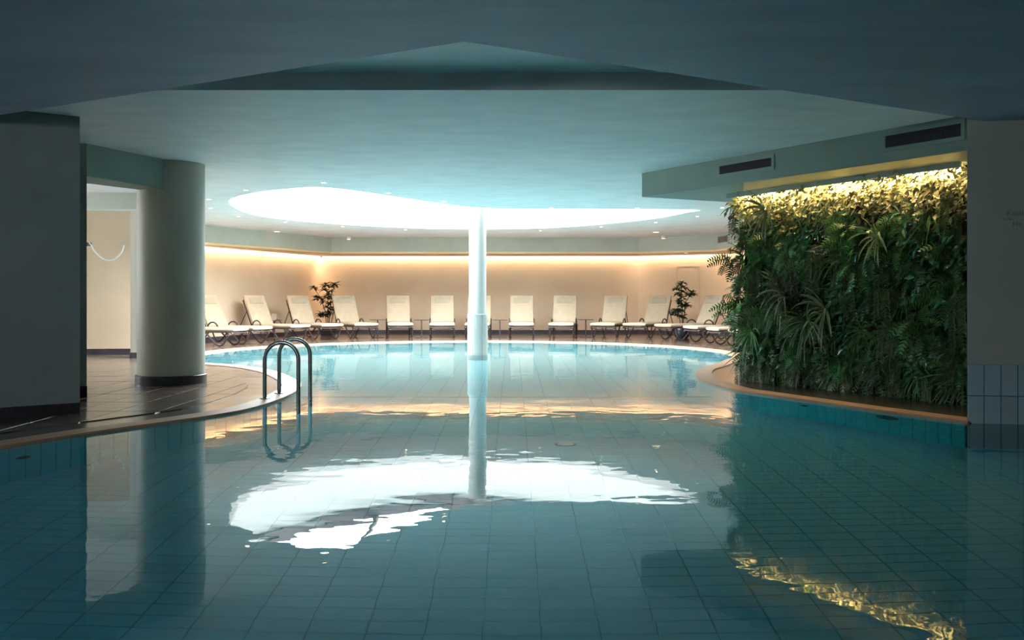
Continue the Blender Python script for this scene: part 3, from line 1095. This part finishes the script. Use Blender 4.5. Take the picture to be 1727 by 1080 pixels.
cx = 553
wl_ = [((565, 478), .14, 13), ((549, 479), .13, 12), ((560, 482), .10, 9), ((529, 484), .11, 12), ((547, 488), .12, 11), ((557, 489), .10, 9), ((552, 496), .12, 12), ((538, 502), .15, 14), ((532, 499), .10, 9),
       ((555, 500), .12, 12), ((566, 500), .11, 9), ((545, 508), .10, 9), ((557, 510), .13, 12), ((552, 518), .11, 10), ((560, 519), .12, 12), ((544, 528), .14, 14), ((551, 531), .12, 12), ((556, 526), .12, 10), ((541, 530), .10, 10)]
stems = [[(0, 0, 0.30), wp(553, 530, cx), wp(553, 505, cx), wp(549, 479, cx)], [(0.03, 0, 0.30), wp(557, 520, cx), wp(558, 497, cx), wp(565, 478, cx)],
         [(-0.04, 0, 0.30), wp(549, 525, cx), wp(543, 508, cx), wp(538, 497, cx), wp(529, 484, cx)]]
potted('potted_plant', 'dark leafy plant in square pot in the lit wall corner', (X(553, py_), py_, DECK - 0.012), stems,
       [(Vector(wp(p[0], p[1], cx, random.uniform(-.06, .06))), r_, n_) for (p, r_, n_) in wl_], True)
cx = 1150
py_, s_ = 23.2, 23.2 / F


def wp2(px, pyy, y=0.0):
    return ((px - cx) * s_, y, (568 - pyy) * s_)


wl_ = [((1150, 474), .11, 12), ((1147, 478), .10, 10), ((1153, 482), .12, 12), ((1140, 484), .10, 10), ((1152, 490), .12, 12), ((1144, 493), .11, 12), ((1168, 491), .12, 13), ((1161, 495), .10, 10),
       ((1150, 499), .12, 12), ((1146, 506), .12, 12), ((1158, 511), .13, 13), ((1150, 512), .12, 12), ((1140, 521), .13, 14), ((1148, 521), .12, 12), ((1143, 529), .12, 12), ((1135, 525), .10, 10), ((1151, 531), .11, 12)]
stems = [[(0, 0, 0.30), wp2(1151, 530), wp2(1149, 505), wp2(1150, 474)], [(0.02, 0, 0.3), wp2(1154, 525), wp2(1157, 505), wp2(1167, 492)], [(-0.03, 0, 0.3), wp2(1146, 530), wp2(1143, 520)]]
potted('potted_plant', 'tall dark leafy plant in round glossy pot before the panel door', (X(1150, py_), py_, DECK - 0.012), stems,
       [(Vector(wp2(p[0], p[1], random.uniform(-.06, .06))), r_, n_) for (p, r_, n_) in wl_], False)

# ------------------------------------------------------------------ flush panel door in the right back wall
A_, B_ = Vector((3.45, 26.3)), Vector((5.7, 25.0))


def on_line(px, a, b):
    k = (px - 863.5) / F
    # x = k*y on the segment
    t = (k * a.y - a.x) / ((b.x - a.x) - k * (b.y - a.y))
    return a + (b - a) * t


d0, d1 = on_line(1142, A_, B_), on_line(1179, A_, B_)
dv = (d1 - d0)
an = math.atan2(dv.y, dv.x)
Ld = dv.length
dr = empty('door_1', (d0.x, d0.y, DECK), an)
tag(dr, 'flush beige panel door in the back wall behind the right plant', 'door', None, 'structure')
topz = Zh(450, d0.y) - DECK
MB().box(0.012, Ld - 0.012, -0.004, 0.01, 0.05, topz - 0.012).build('leaf', M['wall'], dr)
fr_ = MB().box(-0.02, 0.0, -0.010, 0.01, 0, topz + 0.02).box(Ld, Ld + 0.02, -0.010, 0.01, 0, topz + 0.02).box(0, Ld, -0.010, 0.01, topz, topz + 0.02)
fr_.build('frame', M['wall'], dr)

# ------------------------------------------------------------------ ventilation grilles


def vent(name, label, a, b, pxl, pxr, zt, zb, nsl, margin=0.035, duct='ventback', slat='grille'):
    p, q = on_line(pxl, a, b), on_line(pxr, a, b)
    d = q - p
    L_ = d.length
    r = empty(name, (p.x, p.y, (zt + zb) / 2), math.atan2(d.y, d.x))
    tag(r, label, 'vent')
    h = (zt - zb) / 2
    MB().box(0, L_, -0.004, -0.001, -h, h).build('duct', M[duct], r)
    fr = MB()
    m = margin
    fr.box(-m, 0, -0.016, 0, -h - m, h + m).box(L_, L_ + m, -0.016, 0, -h - m, h + m).box(0, L_, -0.016, 0, h, h + m).box(0, L_, -0.016, 0, -h - m, -h)
    fr.build('frame', M['bulk'], r)
    sl = MB().box(0, 0.006, -0.012, -0.004, -h, h).mesh('slat', M[slat])
    for k in range(nsl):
        o = link('slat', sl, r)
        o.location = (L_ * (k + 0.5) / nsl - 0.003, 0, 0)
    return r


ba, bb = Vector(bk[0]), Vector(bk[1])
v1 = on_line(1258, ba, bb)
v2 = on_line(1559, ba, bb)
vent('air_vent', 'long dark slatted air vent on the bulkhead, the farther smaller one', ba, bb, 1214.5, 1302.6, Zh(273.5, v1.y) , Zh(287.7, v1.y), 45)
vent('air_vent', 'long dark slatted air vent on the bulkhead beside the right pier', ba, bb, 1494.5, 1622.5, Zh(219, v2.y), Zh(239.8, v2.y), 60)
fa, fb = Vector(fasc[4]), Vector(fasc[5])
v3 = on_line(1219, fa, fb)
vent('air_vent', 'tiny grey air vent on the far fascia near the plant wall', fa, fb, 1212, 1227, Zh(399.5, v3.y), Zh(408, v3.y), 12, 0.02, 'grille', 'soffit')

# ------------------------------------------------------------------ ceiling lamps


def downlight(px, py, r, lab, mat='lamp', z=CEIL):
    y = F * (z - 1.0) / (502 - py)
    e = empty('downlight', (X(px, y), y, z))
    tag(e, lab, 'ceiling lamp', 'recessed downlights in the pale ceiling')
    MB().lathe([(r * 1.25, 0.003), (r * 1.25, -0.005), (r * 0.95, -0.008), (r * 0.9, -0.004)], 20).build('trim_ring', M['plastic_white'], e, True)
    MB().lathe([(r * 0.86, -0.0085), (r * 0.3, -0.010)], 16).build('lens', M[mat], e, True)


dl = [(352, 336, 'upper of the two small downlights right of thick column'), (354.6, 351, 'lower of the two small downlights right of thick column'),
      (402, 364.7, 'small downlight behind the left rim of the skylight'), (481, 374.5, 'small downlight behind the skylight, second along its far-left rim'),
      (578, 382, 'small downlight behind the skylight, third along its far rim'), (684, 387.5, 'small downlight behind the skylight, nearest left of the column'),
      (415, 320, 'small downlight in front of the skylight, leftmost along its near edge'), (546, 307.4, 'small downlight just before the pointed tip of the skylight'),
      (655.6, 325, 'small downlight right of the skylight tip along its slanted edge'), (749, 339, 'small downlight on the slanted edge just left of the column'),
      (911.6, 389, 'small downlight behind the skylight, first right of the column'), (1014, 382.5, 'small downlight behind the skylight, second right of the column'),
      (1074.7, 350.7, 'small downlight before the right straight edge of the skylight'), (1218, 350, 'small downlight close to the top corner of the plant wall'),
      (1176, 364.6, 'small downlight right of the pointed right end of the skylight'), (1106, 375, 'small downlight behind the right end of the skylight'),
      (930, 350.5, 'small downlight before the skylight, right beside the column top')]
for (px, py, lab) in dl:
    downlight(px, py, 0.034, lab)
downlight(467, 390.6, 0.075, 'larger oval downlight above the left loungers', 'lamp_far')
downlight(1106.5, 391.6, 0.075, 'larger oval downlight above the right loungers', 'lamp_far')
downlight(1157, 426.6, 0.05, 'small downlight in the brown cove underside near the panel door', 'lamp_far', 2.124)
for (px, py, y, lab) in ((588, 402.5, 24.45, 'small white cylinder spot on the ceiling near the lit left corner'), (1119, 401.5, 24.1, 'small white cylinder spot on the ceiling at right')):
    e = empty('ceiling_spot', (X(px, y), y, CEIL))
    tag(e, lab, 'ceiling lamp')
    MB().lathe([(0.055, 0.002), (0.055, -0.055), (0.048, -0.06)], 20).build('body', M['plastic_white'], e, True)
    MB().lathe([(0.046, -0.0605), (0.02, -0.064)], 16).build('lens', M['lamp_far'], e, True)

# warm corner spot behind the left potted plant
e = empty('corner_spot', (-5.17, 26.02, 2.12))
tag(e, 'small warm spot lamp in the cove corner shining down the wall', 'ceiling lamp')
MB().lathe([(0.035, 0.01), (0.035, -0.03), (0.028, -0.034)], 16).build('body', M['plastic_white'], e, True)
sp = bpy.data.lights.new('corner_spot_light', 'SPOT')
sp.energy = 26
sp.color = (1.0, 0.60, 0.22)
sp.spot_size = math.radians(34)
sp.spot_blend = 0.9
sp.shadow_soft_size = 0.02
so = bpy.data.objects.new('corner_spot_light', sp)
COL.objects.link(so)
so.parent = e
so.location = (0, 0, -0.04)
so.rotation_euler = (math.radians(9), 0, 0)

# ------------------------------------------------------------------ living wall
u2 = (pw1 - pw0).normalized()
n2 = Vector((u2.y, -u2.x))          # towards the pool
if n2.x > 0:
    n2 = -n2
LW = (pw1 - pw0).length
lw_ = empty('living_wall', (pw0.x, pw0.y, DECK), math.atan2(u2.y, u2.x))
tag(lw_, 'tall living wall of green ferns and hanging plants right of the basin', 'plant wall')
# local frame: x along the wall, -y towards the pool when the rotation maps so
locn = -1.0 if (Matrix.Rotation(math.atan2(u2.y, u2.x), 2) @ Vector((0, -1))).dot(n2) > 0 else 1.0
MB().box(-0.01, LW, min(0, locn * 0.05), max(0, locn * 0.05), -0.02, 2.17).build('backing_panel', M['backing'], lw_)
# lamp lip, panel tinted like the warm-lit underside, LED
lip = empty('plant_lamp', (pw0.x, pw0.y, 2.244), math.atan2(u2.y, u2.x))
tag(lip, 'warm light trough above the living wall', 'lamp')
MB().box(-0.05, LW + 0.05, min(locn * 0.28, locn * 0.30), max(locn * 0.28, locn * 0.30), -0.055, -0.001).build('lip', M['bulk'], lip)
MB().box(-0.05, LW + 0.05, min(locn * 0.05, locn * 0.26), max(locn * 0.05, locn * 0.26), -0.004, -0.0005).build('reflector', M['plastic_white'], lip)
ll = area_light('plant_led', (LW / 2, locn * 0.20, -0.0045), LW - 0.1, 0.05, PLANT_LED_W_PER_M * LW, (1.0, 0.70, 0.32), (0, 0, 0))
ll.parent = lip
pL, pR = on_line(1253, ba, bb), on_line(1632, ba, bb)
lL, lR = on_line(1253, pw0 + n2 * 0.305, pw1 + n2 * 0.305), on_line(1632, pw0 + n2 * 0.305, pw1 + n2 * 0.305)
bi = Vector((u2.y, -u2.x)) * -0.012
sof = MB().prism([(pL.x + 0.01, pL.y), (pR.x + 0.01, pR.y), tuple(lR), tuple(lL)], 2.239, 2.2445)
sp_ = sof.build('lit_underside_panel', M['lit_underside'])
tag(sp_, 'panel tinted like warm light on the bulkhead underside above the living wall', 'panel')


def frond(mb, base, dirv, length, width, droop, n=11, normal=(0, -1, 0)):
    d = Vector(dirv).normalized()
    p = Vector(base)
    g = Vector((0, 0, -1))
    pts = []
    cur = d.copy()
    st_ = length / n
    for k in range(n + 1):
        pts.append(p.copy())
        cur = (cur + g * droop / n).normalized()
        p = p + cur * st_
    nn = Vector(normal)
    for k in range(1, n):
        t = k / n
        ax = (pts[k + 1] - pts[k - 1]).normalized()
        sd = ax.cross(nn)
        if sd.length < 0.05:
            sd = ax.cross(Vector((1, 0, 0)))
        sd.normalize()
        w = width * math.sin(PI * (0.12 + 0.85 * t)) * (1.0 if t > 0.1 else 0.6)
        for s in (-1, 1):
            tip = pts[k] + sd * s * w + ax * w * 0.35 + g * w * 0.15
            mb.add([pts[k] - ax * st_ * 0.38, pts[k] + ax * st_ * 0.38, tip + ax * st_ * 0.12, tip - ax * st_ * 0.16], [(0, 1, 2, 3)])


def fern_mesh(name, mat, seed, n=13, L0=0.30):
    rs = random.Random(seed)
    mb = MB()
    for k in range(n):
        a = rs.uniform(0, 2 * PI)
        out = rs.uniform(0.25, 0.9)
        d = Vector((math.cos(a) * 0.8, -out, math.sin(a) * 0.65 + 0.1))
        frond(mb, (rs.uniform(-.02, .02), 0, rs.uniform(-.02, .02)), d, L0 * rs.uniform(0.7, 1.2), L0 * 0.17, rs.uniform(1.2, 2.4), 11, (rs.uniform(-.3, .3), -1, 0.4))
    return mb.mesh(name, mat)


def strap_mesh(name, mat, seed, n=13, L0=0.34, w=0.026):
    rs = random.Random(seed)
    mb = MB()
    for k in range(n):
        a = 2 * PI * k / n + rs.uniform(-.3, .3)
        d = Vector((math.cos(a), -rs.uniform(0.3, 0.8), math.sin(a) * 0.9 + 0.15)).normalized()
        p = Vector((0, 0, 0))
        cur = d
        L_ = L0 * rs.uniform(0.65, 1.15)
        S = 7
        dr_ = rs.uniform(0.8, 2.0)
        vs, fs = [], []
        for q in range(S + 1):
            t = q / S
            sd = cur.cross(Vector((0, -1, 0.35)))
            if sd.length < 0.05:
                sd = Vector((1, 0, 0))
            sd.normalize()
            nn = sd.cross(cur)
            ww = w * (math.sin(PI * (0.15 + 0.84 * t)) ** 0.7) * 0.5
            vs += [p - sd * ww + nn * ww * 0.4, p, p + sd * ww + nn * ww * 0.4]
            cur = (cur + Vector((0, 0, -1)) * dr_ / S).normalized()
            p = p + cur * L_ / S
        for q in range(S):
            b = q * 3
            fs += [(b, b + 1, b + 4, b + 3), (b + 1, b + 2, b + 5, b + 4)]
        mb.add(vs, fs)
    return mb.mesh(name, mat)


def broad_mesh(name, mat, seed, n=42, spread=0.14, ls=0.055):
    rs = random.Random(seed)
    mb = MB()
    for k in range(n):
        b = Vector((rs.gauss(0, spread * .6), -abs(rs.gauss(0.06, 0.05)), rs.gauss(0, spread * .6)))
        d = Vector((rs.uniform(-1, 1), -rs.uniform(.1, 1), rs.uniform(-1, .5)))
        leaf_quads(mb, b, d, ls * rs.uniform(.7, 1.4), ls * rs.uniform(.5, .8), (rs.uniform(-.5, .5), -1, rs.uniform(0, 1)), 0.25, 2)
    return mb.mesh(name, mat)


def trail_mesh(name, mat, seed, n=6, L0=0.5):
    rs = random.Random(seed)
    mb = MB()
    for k in range(n):
        p = Vector((rs.uniform(-.08, .08), -rs.uniform(.02, .08), 0))
        S = 16
        L_ = L0 * rs.uniform(.6, 1.15)
        cur = Vector((rs.uniform(-.4, .4), -.8, .3)).normalized()
        for q in range(S):
            cur = (cur + Vector((rs.uniform(-.12, .12), rs.uniform(-.05, .07), -.55))).normalized()
            p = p + cur * L_ / S
            for s in (-1, 1):
                leaf_quads(mb, p, Vector((s * rs.uniform(.5, 1), -rs.uniform(.2, .8), -rs.uniform(.1, .8))), .042 * rs.uniform(.8, 1.3), .02, (0, -1, .5), .2, 2)
    return mb.mesh(name, mat)


ferns = [fern_mesh('fern', M['fern'], 100 + k) for k in range(6)]
straps = [strap_mesh('strap_plant', M['strap'], 200 + k, 13, 0.36, 0.03) for k in range(4)]
grassy = [strap_mesh('sedge', M['fern'], 250 + k, 30, 0.34, 0.013) for k in range(3)]
broads = [broad_mesh('creeper', M['broad'], 300 + k) for k in range(5)]
lit_creepers = [broad_mesh('led_lit_creeper', M['led_lit'], 350 + k, 46, 0.14, 0.06) for k in range(4)]
trails = [trail_mesh('trailing_vine', M['trail'], 400 + k) for k in range(5)]
rs = random.Random(5)


def place(name, me, x, z, out, sc, rot):
    o = link(name, me, lw_)
    o.location = (x, locn * (out + rs.uniform(-0.03, 0.10) ** 1 * 1.0), z)
    o.scale = (sc, sc * (1 if locn < 0 else -1), sc)
    o.rotation_euler = (0, rot, rs.uniform(-.35, .35))
    return o


HT = 2.15
# an even jittered carpet
NX, NZ = 17, 13
for i in range(NX):
    for j in range(NZ):
        x = LW * (i + rs.uniform(.1, .9)) / NX
        z = 0.12 + (HT - 0.17) * (j + rs.uniform(.1, .9)) / NZ
        r = rs.random()
        top = z > HT - 0.36
        if top and r < 0.75:
            place('led_lit_creeper', rs.choice(lit_creepers), x, z, .05, rs.uniform(.8, 1.15), rs.uniform(-.5, .5))
        elif r < 0.50:
            place('fern', rs.choice(ferns), x, z, .04, rs.uniform(.75, 1.25), rs.uniform(-.4, .4))
        elif r < 0.72:
            place('creeper', rs.choice(broads), x, z, .05, rs.uniform(.8, 1.3), rs.uniform(-.6, .6))
        elif r < 0.86:
            place('trailing_vine', rs.choice(trails), x, z, .04, rs.uniform(.8, 1.3), rs.uniform(-.2, .2))
        elif r < 0.95:
            place('sedge', rs.choice(grassy), x, z, .04, rs.uniform(.8, 1.2), rs.uniform(-.4, .4))
        else:
            place('strap_plant', rs.choice(straps), x, z, .06, rs.uniform(.7, .95), rs.uniform(-.4, .4))
# extra pieces: left edge sticking out, bottom fringe, top fringe, named feature plants
for k in range(16):
    z = 0.25 + 1.85 * k / 15 + rs.uniform(-.05, .05)
    me_n = rs.choice([('fern', ferns), ('sedge', grassy), ('fern', ferns), ('trailing_vine', trails)])
    o = place(me_n[0], rs.choice(me_n[1]), rs.uniform(-.02, .08), z, .06, rs.uniform(.6, .95), rs.uniform(-.3, .3))
    o.rotation_euler = (0, rs.uniform(-.3, .3), -0.9)
for k in range(22):
    x = LW * (k + rs.uniform(.2, .8)) / 22
    me_n = rs.choice([('fern', ferns), ('sedge', grassy), ('trailing_vine', trails)])
    place(me_n[0], rs.choice(me_n[1]), x, rs.uniform(.2, .34), .07, rs.uniform(.7, 1.0), rs.uniform(-.2, .2))
for k in range(26):
    x = LW * (k + rs.uniform(.2, .8)) / 26
    place('led_lit_creeper', rs.choice(lit_creepers), x, HT - rs.uniform(.02, .10), .09, rs.uniform(.75, 1.0), rs.uniform(-.5, .5))
for (px, py, sc, mset, nm) in ((1312, 357, 1.15, straps, 'strap_plant'), (1408, 523, 1.2, straps, 'strap_plant'), (1345, 500, 1.2, straps, 'strap_plant'),
                               (1500, 400, .9, straps, 'strap_plant'), (1380, 545, 1.3, grassy, 'sedge'), (1285, 560, 1.2, grassy, 'sedge'),
                               (1250, 440, 1.0, ferns, 'fern'), (1252, 520, 1.1, ferns, 'fern')):
    pt = on_line(px, pw0 + n2 * 0.12, pw1 + n2 * 0.12)
    xl = (pt - pw0).dot(u2)
    place(nm, mset[1], xl, Zh(py, pt.y) - DECK, .22, sc, rs.uniform(-.2, .2))

# ------------------------------------------------------------------ wall lettering on the right pier
pa, pb = Vector((3.62, 7.64)), Vector((9.0, 6.72))
pan = math.atan2(pb.y - pa.y, pb.x - pa.x)
wt = empty('wall_lettering', (on_line(1690, pa, pb).x, on_line(1690, pa, pb).y - 0.004, Zh(385, 7.5)), pan)
tag(wt, 'faint dark lettering on the right pier plaster', 'lettering')
for (txt, px, py, hpx) in (('Kasti', 1697, 364, 10), ('im Haus', 1690, 371.5, 4), ('Ho', 1707, 382, 9)):
    cu = bpy.data.curves.new('line', 'FONT')
    cu.body = txt
    cu.size = hpx * 1.35 * 7.55 / F
    cu.extrude = 0.0008
    to = bpy.data.objects.new('line', cu)
    COL.objects.link(to)
    dg = bpy.context.evaluated_depsgraph_get()
    me = bpy.data.meshes.new_from_object(to.evaluated_get(dg))
    bpy.data.objects.remove(to)
    me.materials.clear()
    me.materials.append(M['ink'])
    q = on_line(px, pa, pb)
    o = link('text_line', me, wt)
    o.rotation_euler = (PI / 2, 0, 0)
    o.location = ((q - Vector((wt.location.x, wt.location.y))).length, 0, Zh(py, q.y) - wt.location.z)

# ------------------------------------------------------------------ hose on the passage wall
hy = 16.27
hs = empty('wall_hose', (X(150, hy), hy, Zh(440, hy)))
tag(hs, 'pale hose looping from a dark bracket on the passage wall', 'hose')
pts = [(146, 416), (149, 411.5), (152, 410), (156, 414), (160, 422), (167, 430), (176, 437), (186, 440), (195, 437.5), (203, 431), (208, 424), (211, 414)]
c_ = [(X(p[0], hy) - hs.location.x, p[1]) for p in pts]
cp = catmull([(X(p[0], hy) - hs.location.x, Zh(p[1], hy) - hs.location.z) for p in pts], 0.03)
MB().tube([(p[0], -0.05, p[1]) for p in cp], 0.012, 8).build('hose', M['plastic_white'], hs, True)
bx, bz = X(149, hy) - hs.location.x, Zh(412, hy) - hs.location.z
MB().box(bx - 0.05, bx + 0.03, -0.07, 0.07, bz - 0.03, bz + 0.025).build('bracket', M['metal_dark'], hs)
